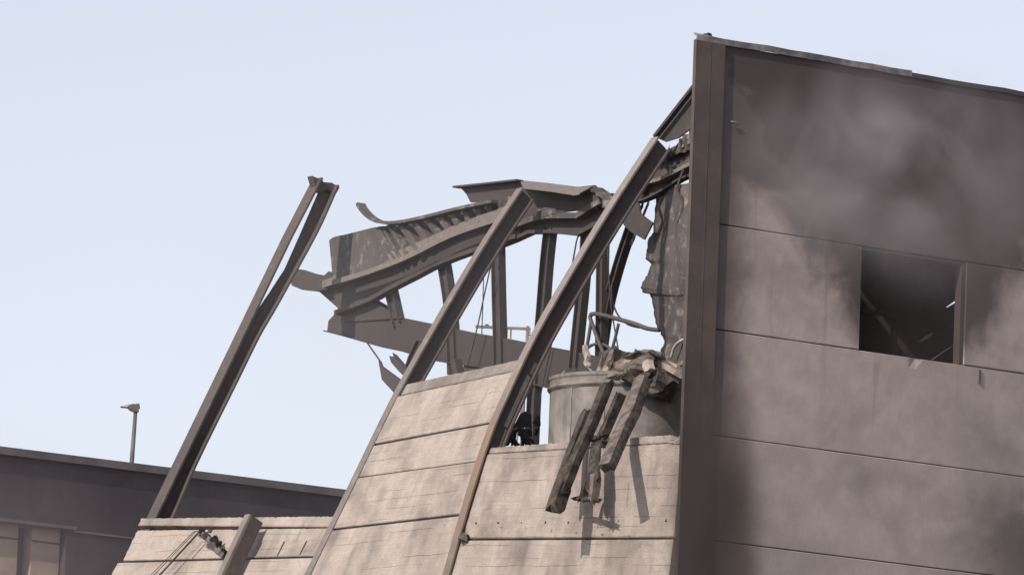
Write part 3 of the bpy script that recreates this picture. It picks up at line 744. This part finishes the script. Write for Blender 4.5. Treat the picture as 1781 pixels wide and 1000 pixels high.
shards = [
    ([(1058, 626), (1064, 606), (1069, 600), (1067, 618), (1062, 634)], 1.6, M_rub_d, 'thin dark splinter standing beside the upright grey board'),
    ([(1083, 622), (1100, 612), (1112, 611), (1098, 620)], 1.35, M_char_l, 'flat ashen splinter resting on the long ragged board'),
    ([(1128, 611), (1150, 618), (1152, 624), (1130, 618)], 1.5, M_rub_d, 'dark flat splinter bridging towards the slanting boards'),
    ([(1136, 630), (1146, 626), (1160, 640), (1152, 648), (1140, 642)], 1.36, M_char, 'black broken board left of the slanting grey one'),
    ([(1094, 640), (1110, 634), (1114, 642), (1098, 650)], 1.32, M_rubble, 'small grey board below the long ragged one'),
    ([(1160, 626), (1178, 634), (1176, 640), (1160, 633)], 1.3, M_ash, 'small pale board over the slanting grey one'),
    ([(1046, 660), (1062, 648), (1070, 652), (1054, 664)], 1.3, M_rubble, 'small grey board leaning over the tank rim'),
]
for k, (px, w, mt, lb) in enumerate(shards):
    tag(plate('broken_splinter', [D(x, y, w+.02*i) for i, (x, y) in enumerate(px)], (B*.5-A*.3-Z*.3).normalized()*.05, mt), lb, 'board', 'splinters in the rubble')
# crumbs
rg = random.Random(12)
for k in range(14):
    x = rg.uniform(1000, 1110); y = 660-.06*(x-1000)+rg.uniform(-2, 2)
    tag(chunk('rubble_crumb', D(x, y, 1.3+rg.uniform(0, .3)), [rg.uniform(.03, .09) for _ in range(3)], rg.choice((M_rub_d, M_rubble)), (rg.random(), rg.random(), rg.random()), 10, None, 50+k), 'small crumb of rubble lying along the tank rim', 'rubble', 'crumbs along the tank rim')

# charred beams hanging over the panels
def hb(name, L, a, b, mat, label, seed, off, jit=.14, taper=None, grp='charred beams hanging over the panels'):
    jit *= .7
    P = [on(PL3, x, y, o) for (x, y), o in zip(L, off)]
    return tag(charred(name, P, a, b, A, mat, None, seed, .07, jit, taper), label, 'beam', grp)
hb('charred_beam', [(1056, 668), (1030, 735), (1000, 800), (976, 862)], .11, .09, M_char, 'longest charred beam, hanging furthest left over the low panels', 11, [-.02, .10, .22, .38], .05)
hb('charred_beam', [(1019, 718), (1000, 768), (973, 842)], .09, .075, M_char, 'charred lath clinging to the left side of the longest beam', 12, [.10, .18, .32], .06)
hb('charred_beam', [(980, 842), (964, 890)], .13, .15, M_char, 'thick charred stump at the lower end of the longest beam', 13, [.34, .42], .04)
hb('charred_beam', [(1118, 662), (1098, 720), (1080, 755), (1056, 812)], .14, .12, M_char_l, 'broad ash-grey beam hanging furthest right over the low panels', 14, [-.12, .10, .22, .54], .06)
hb('charred_beam', [(1062, 722), (1050, 745), (1042, 762)], .05, .05, M_char, 'short thin charred lath left of the broad grey beam', 15, [.05, .08, .10], .08)
hb('charred_beam', [(1078, 690), (1062, 728), (1050, 758)], .06, .10, M_char, 'middle charred lath between the two big hanging beams', 16, [.0, .08, .12], .08)
hb('charred_beam', [(1026, 762), (1060, 766)], .06, .05, M_char, 'small level charred stick across the top edge of the panels', 17, [.06, .06], .06)
# small boards dangling on wires
dg = thing('dangling_scrap', on(PL3, 1030, 868, .2), 'short burnt scrap boards dangling on wires in front of the panels', 'scrap')
charred('scrap_board', [on(PL3, 1037, 826, .20), on(PL3, 1032, 868, .20)], .06, .10, A, M_char_l, dg, 21, .05, .08)
charred('scrap_board', [on(PL3, 1020, 846, .18), on(PL3, 1014, 868, .18)], .05, .08, A, M_char, dg, 22, .05, .08)
charred('scrap_board', [on(PL3, 1000, 866, .16), on(PL3, 1042, 870, .20)], .05, .03, A, M_char, dg, 23, .05, .08)
plate('scrap_sheet', [on(PL3, x, y, .22) for x, y in ((1028, 770), (1044, 766), (1040, 830), (1024, 858), (1018, 850))], B*.02, M_char, dg)  # sheet coloured dark to stand for the shadow between the hanging scraps
for (a, b) in (((1040, 765), (1030, 845)), ((1047, 765), (1036, 830)), ((1066, 800), (1060, 840))):
    sweep('wire', [on(PL3, *a, .22), on(PL3, *b, .2)], circ(.004, 5), A, M_cable, dg)

# ------------------------------------------------------------------ tangle at the foot of the tallest leaning column
tg = thing('scrap_tangle', onw(905, 770, 1.6), 'dark tangle of twisted sheet scraps behind the low panels, left of the tank', 'scrap')
def TG(L, w=1.6): return [onw(x, y, w) for x, y in L]
plate('scrap_sheet', TG([(886, 746), (896, 736), (904, 720), (912, 715), (920, 719), (922, 760), (912, 742), (900, 745), (892, 758), (880, 775), (868, 775)]), B*.03, M_steel_d, tg)
plate('scrap_sheet', TG([(934, 722), (937, 724), (938, 738), (934, 750), (930, 758), (931, 740), (926, 735)]), B*.02, M_steel_d, tg)
rg = random.Random(31)
for k in range(11):
    x = rg.uniform(866, 922); y = rg.uniform(742, 765)
    P = TG([(x, y), (x+rg.uniform(4, 12), y+rg.uniform(5, 14)), (x+rg.uniform(2, 22), y+rg.uniform(14, 28))], 1.6+rg.uniform(-.15, .15))
    charred('scrap_strip', spline(P, 3), .03, .03, A, M_steel_d, tg, 60+k, .05, .2)

# ------------------------------------------------------------------ cables and bent pipes
def cable(px, d, r, label, name='hanging_cable', cat='cable', mat=M_cable, grp='cables hanging in the wreck'):
    P = TL(px, d); P = spline(P, 6) if len(P) > 2 else P
    return tag(sweep(name, P, circ(r, 6), Vector((.3, .2, .9)), mat, None, True), label, cat, grp)
cable([(842, 455), (840, 520), (838, 582), (836, 650)], .1, .007, 'straight thin cable just left of the middle post, plumb')
cable([(857, 446), (843, 510), (830, 570), (812, 640)], -.1, .008, 'slanting thin cable crossing the plumb one')
cable([(1010, 408), (1004, 415), (999, 440), (994, 470)], .0, .009, 'short curved cable hanging from the buckled chord')
cable([(975, 560), (962, 590), (950, 640), (938, 700)], .0, .007, 'slanting thin cable running down behind the tallest leaning column')
cable([(638, 595), (650, 612), (664, 632)], -.3, .010, 'short taut wire from the lower chord to the pointed plate')
cable([(1057, 420), (1059, 480), (1064, 540), (1074, 600), (1076, 615)], .05, .008, 'long cable beside the rightmost post')
cable([(1064, 500), (1066, 525), (1075, 548), (1092, 564), (1112, 570)], .1, .010, 'slack looping cable right of the posts')
cable([(1146, 574), (1125, 571), (1100, 562), (1060, 551), (1042, 547), (1030, 546), (1026, 552)], .0, .026, 'bent grey pipe reaching level to the curled sheet', 'bent_pipe', 'pipe', M_steel, 'bent pipes')
cable([(1026, 552), (1036, 580), (1046, 606), (1056, 628)], -.02, .022, 'bent grey pipe running down from the pipe elbow', 'bent_pipe', 'pipe', M_steel, 'bent pipes')
cable([(1028, 560), (1024, 585), (1018, 618)], .05, .02, 'short grey pipe running down left of the elbow', 'bent_pipe', 'pipe', M_steel, 'bent pipes')
cable([(1076, 563), (1068, 595), (1060, 622)], .05, .018, 'short slanting grey pipe below the level pipe', 'bent_pipe', 'pipe', M_steel, 'bent pipes')
cable([(1014, 616), (1026, 602), (1040, 598), (1054, 601), (1064, 610)], .02, .018, 'arched grey pipe just above the rubble', 'bent_pipe', 'pipe', M_steel, 'bent pipes')
cable([(1167, 622), (1172, 605), (1182, 594), (1196, 588)], -.5, .016, 'pale curved pipe in front of the curled sheet', 'bent_pipe', 'pipe', M_ash, 'bent pipes')
cable([(1176, 630), (1184, 608), (1194, 580)], -.45, .008, 'thin straight wire beside the pale curved pipe')

# ------------------------------------------------------------------ on the lowest panels at left
lp = thing('leaning_post', on(PL1, 384, 1000, .2), 'pale square post leaning across the lowest panels, casting a broad shadow', 'post')
pth = [on(PL1, 432, 895, .26), on(PL1, 383, 1000, .26), on(PL1, 344, 1080, .26)]
sweep('post_face', pth, rect(.10, .03), B.cross(Z)*-1, M_conc_lip, lp)
sweep('post_side', [p+(-PL1[1])*.10-A*.05 for p in pth], rect(.02, .16), A, M_steel, lp)
tb_ = thing('twisted_bracket', on(PL1, 370, 945, .15), 'burnt twisted bracket with wires on the lowest panels, beside the leaning post', 'bracket')
charred('bracket_arm', [on(PL1, 350, 928, .16), on(PL1, 366, 940, .16), on(PL1, 382, 955, .12), on(PL1, 394, 966, .1)], .07, .06, A, M_char_l, tb_, 31, .03, .3)
for k, (x, y, s) in enumerate(((352, 926, .09), (365, 924, .05), (372, 938, .08), (380, 945, .07), (388, 950, .08), (360, 932, .08))):
    chunk('burnt_lump', on(PL1, x, y, .17), (s, s, s*1.2), M_char, (k, k*.5, 0), 9, tb_, 80+k)
for k, (a, b, r) in enumerate((((345, 926), (268, 1010), .011), ((340, 924), (258, 1010), .004), ((337, 924), (252, 1010), .004))):
    sweep('wire', [on(PL1, *a, .15), on(PL1, *b, .17)], circ(r, 6), A, M_cable, tb_)
sweep('wire', [on(PL1, 337, 924, .15), on(PL1, 345, 923, .16), on(PL1, 352, 926, .16)], circ(.004, 6), A, M_cable, tb_)

# ------------------------------------------------------------------ neighbouring hall behind, at left
UH = 26.0
def H(x, y, d=0.): return onu(x, y, UH+d)
zt = H(300, 815).z; wl0 = uvw(H(-200, 785))[1]; wr0 = uvw(H(1000, 880))[1]
hall = thing('neighbour_hall', W(UH, (wl0+wr0)/2, 0), 'long dark-clad hall in the background at lower left with shaded piers', 'building')
def hq(name, w0, w1, z0, z1, d, th, mat): return plate(name, [W(UH+d, w0, z0), W(UH+d, w1, z0), W(UH+d, w1, z1), W(UH+d, w0, z1)], A*th, mat, hall)
zc = H(60, 909).z; we = uvw(H(116, 915))[1]
wp = [uvw(H(x, 950))[1] for x in (-40, 39, 63, 112)]
hq('fascia', wl0, we, zc, zt-.10, 0, .3, M_hall)
hq('wall_cladding', we+.002, wr0, 0, zt-.101, 0, .3, M_hall)
hq('coping', wl0, wr0, zt-.10, zt, -.08, .5, M_hall_c)
hq('coping_upstand', wl0, wr0, zt+.001, zt+.03, .1, .2, M_hall_c)
hq('ledge', wl0, uvw(H(132, 915))[1], zc-.03, zc+.012, -.03, .028, M_hall_c)
hq('pier', wl0, wp[1], 0, zc, .12, .2, M_pier); hq('pier', wp[2], wp[3], 0, zc, .12, .2, M_pier)
hq('recess_back', wl0, we+1, 0, zc, .62, .1, M_dark)
zj = H(60, 938).z
hq('joint_strip', wl0, wp[1], zj-.012, zj+.008, .105, .012, M_dark); hq('joint_strip', wp[2], wp[3], zj-.012, zj+.008, .105, .012, M_dark)
zs = H(130, 924).z
hq('seam', we+.1, uvw(H(290, 940))[1], zs-.01, zs+.015, -.02, .018, M_hall_c)
hq('roof_slab', wl0, wr0, zt-.6, zt-.45, .31, 12, M_hall)

# street lamp beyond the hall
YL = 150.0
lam = thing('street_lamp', Vector((at(228, 820, YL).x, YL, 0)), 'street lamp with a flat lamp head rising behind the dark hall', 'street lamp')
p0, p1 = at(229, 806, YL), at(236, 712, YL); dn = (p0-p1).normalized(); k = (p0.z)/(-dn.z)
sweep('pole', [p0+dn*k, p0, p1], circ(.038, 10), Vector((1, 0, 0)), M_lamp, lam, True, [1.5, 1.1, .9])
sweep('pole_cap', [at(235, 716, YL), at(236, 703, YL)], rect(.13, .12), Vector((1, 0, 0)), M_lamp, lam)
sweep('lamp_arm', [at(243, 706, YL), at(226, 708, YL)], rect(.08, .09), Vector((0, 1, 0)), M_lamp, lam)
lh = plate('lamp_head', [at(x, y, YL) for x, y in ((231, 702.5), (222, 703.2), (217, 704.5), (222, 708.5), (226, 712), (231, 711))], Vector((0, .25, 0)), M_lamp, lam)
plate('lamp_lens', [at(x, y, YL-.01) for x, y in ((226, 703.5), (222, 703.8), (209, 706.3), (221, 707.6))], Vector((0, .22, 0)), M_lens, lh)

# aerials far behind
YA = 130.0
ae = thing('roof_aerial', Vector((at(918, 600, YA).x, YA, 0)), 'distant horizontal aerial boom seen between the truss posts', 'aerial')
sweep('boom', [at(827, 568, YA), at(860, 569.5, YA), at(922, 572, YA)], rect(.05, .04), Vector((0, 1, 0)), M_aer, ae)
top = at(918, 567, YA); sweep('mast', [Vector((at(914, 640, YA).x-.3, YA, 0)), at(914, 640, YA), top], circ(.025, 8), Vector((1, 0, 0)), M_aer, ae, True)
for x in (882, 889): sweep('element', [at(x, 571, YA), at(x-1, 589, YA)], rect(.03, .03), Vector((0, 1, 0)), M_aer, ae)
for y in (573, 578, 583): sweep('element', [at(915, y, YA), at(923, y-.5, YA)], rect(.03, .03), Vector((0, 1, 0)), M_aer, ae)
chunk('clamp', at(847, 566, YA), (.07, .07, .04), M_aer, n=10, parent=ae, seed=2)
ae2 = thing('mast_aerial', Vector((at(904, 720, 132).x, 132, 0)), 'distant small aerial mast seen in the gap left of the tank', 'aerial')
pb, pt = at(905, 722, 132), at(911, 676, 132); dn = (pb-pt).normalized(); k = pb.z/(-dn.z)
sweep('mast', [pb+dn*k, pb, pt], circ(.012, 6), Vector((1, 0, 0)), M_aer, ae2, True)
for y in (679, 682, 686): sweep('element', [at(911, y, 132), at(918, y-.5, 132)], rect(.02, .02), Vector((0, 1, 0)), M_aer, ae2)

# ------------------------------------------------------------------ smoke
SMOKE = True
def smoke(name, lo, hi, dens, label, col=(.62, .58, .62), scale=1.3, thr=(.45, .72), seed=0., absorb=0.):
    """box in the place's u,w,z axes; noise density fading to its faces"""
    bm = bmesh.new(); bmesh.ops.create_cube(bm, size=2); me = bpy.data.meshes.new(name); bm.to_mesh(me); bm.free()
    o = bpy.data.objects.new(name, me); sc.collection.objects.link(o)
    c = [(a+b)/2 for a, b in zip(lo, hi)]; h = [(b-a)/2 for a, b in zip(lo, hi)]
    M = Matrix((A*h[0], B*h[1], Z*h[2])).transposed().to_4x4(); M.translation = W(*c); o.matrix_world = M
    mt = NT(name+'_volume'); mt.n.remove(mt.b)
    ob = mt.coord('Object'); s = mt.sep(ob); g = mt.n.new('ShaderNodeNewGeometry').outputs['Position']
    L = mt.n.new('ShaderNodeVectorMath'); L.operation = 'LENGTH'; mt.l(ob, L.inputs[0])
    fall = mt.ramp(L.outputs['Value'], 1.0, .25)
    nz = mt.noise(mt.mapp(g, (1, 1, .8), (seed, seed*.7, seed*1.3)), scale, 5, .55, .6)
    d = mt.mth('MULTIPLY', mt.mth('MULTIPLY', mt.ramp(nz, *thr), fall), dens)
    v = mt.n.new('ShaderNodeVolumePrincipled'); v.inputs['Color'].default_value = (*col, 1); v.inputs['Anisotropy'].default_value = 0.
    mt.l(d, v.inputs['Density']); mt.l(v.outputs[0], mt.out.inputs['Volume'])
    o.data.materials.append(mt.m); tag(o, label, 'smoke', kind='stuff'); return o
if SMOKE:
    smoke('smoke', (-2.4, -.5, 14.0), (-.08, 4.2, 17.1), .9, 'grey smoke drifting across the upper standing wall', (.62, .57, .60), .9, (.36, .72), 3.)
    smoke('smoke', (-.6, .6, 12.0), (1.6, 2.0, 14.4), 1.8, 'grey smoke rising out between tank and corner column', (.72, .68, .68), 1.6, (.35, .65), 8.)
    smoke('smoke', (-1.5, -.70, 9.4), (-.1, .46, 13.8), 3.6, 'brown smoke drifting past the foot of the corner column', (.14, .115, .11), 1.3, (.15, .7), 5.)
    smoke('smoke', (2.2, -.4, 11.6), (12.5, 3.0, 17.8), .03, 'thin grey smoke veiling the hanging truss', (.95, .91, .94), .5, (.1, .7), 11.)
    smoke('smoke', (9., -3, 9.5), (24., 8.0, 15.0), .045, 'thin smoke in front of the neighbouring hall', (.66, .58, .62), .3, (.3, .7), 14.)
    smoke('smoke', (-1.9, .9, 11.6), (-.1, 5.6, 15.9), .10, 'thin smoke leaving the window opening', (.5, .44, .45), .7, (.1, .6), 21.)
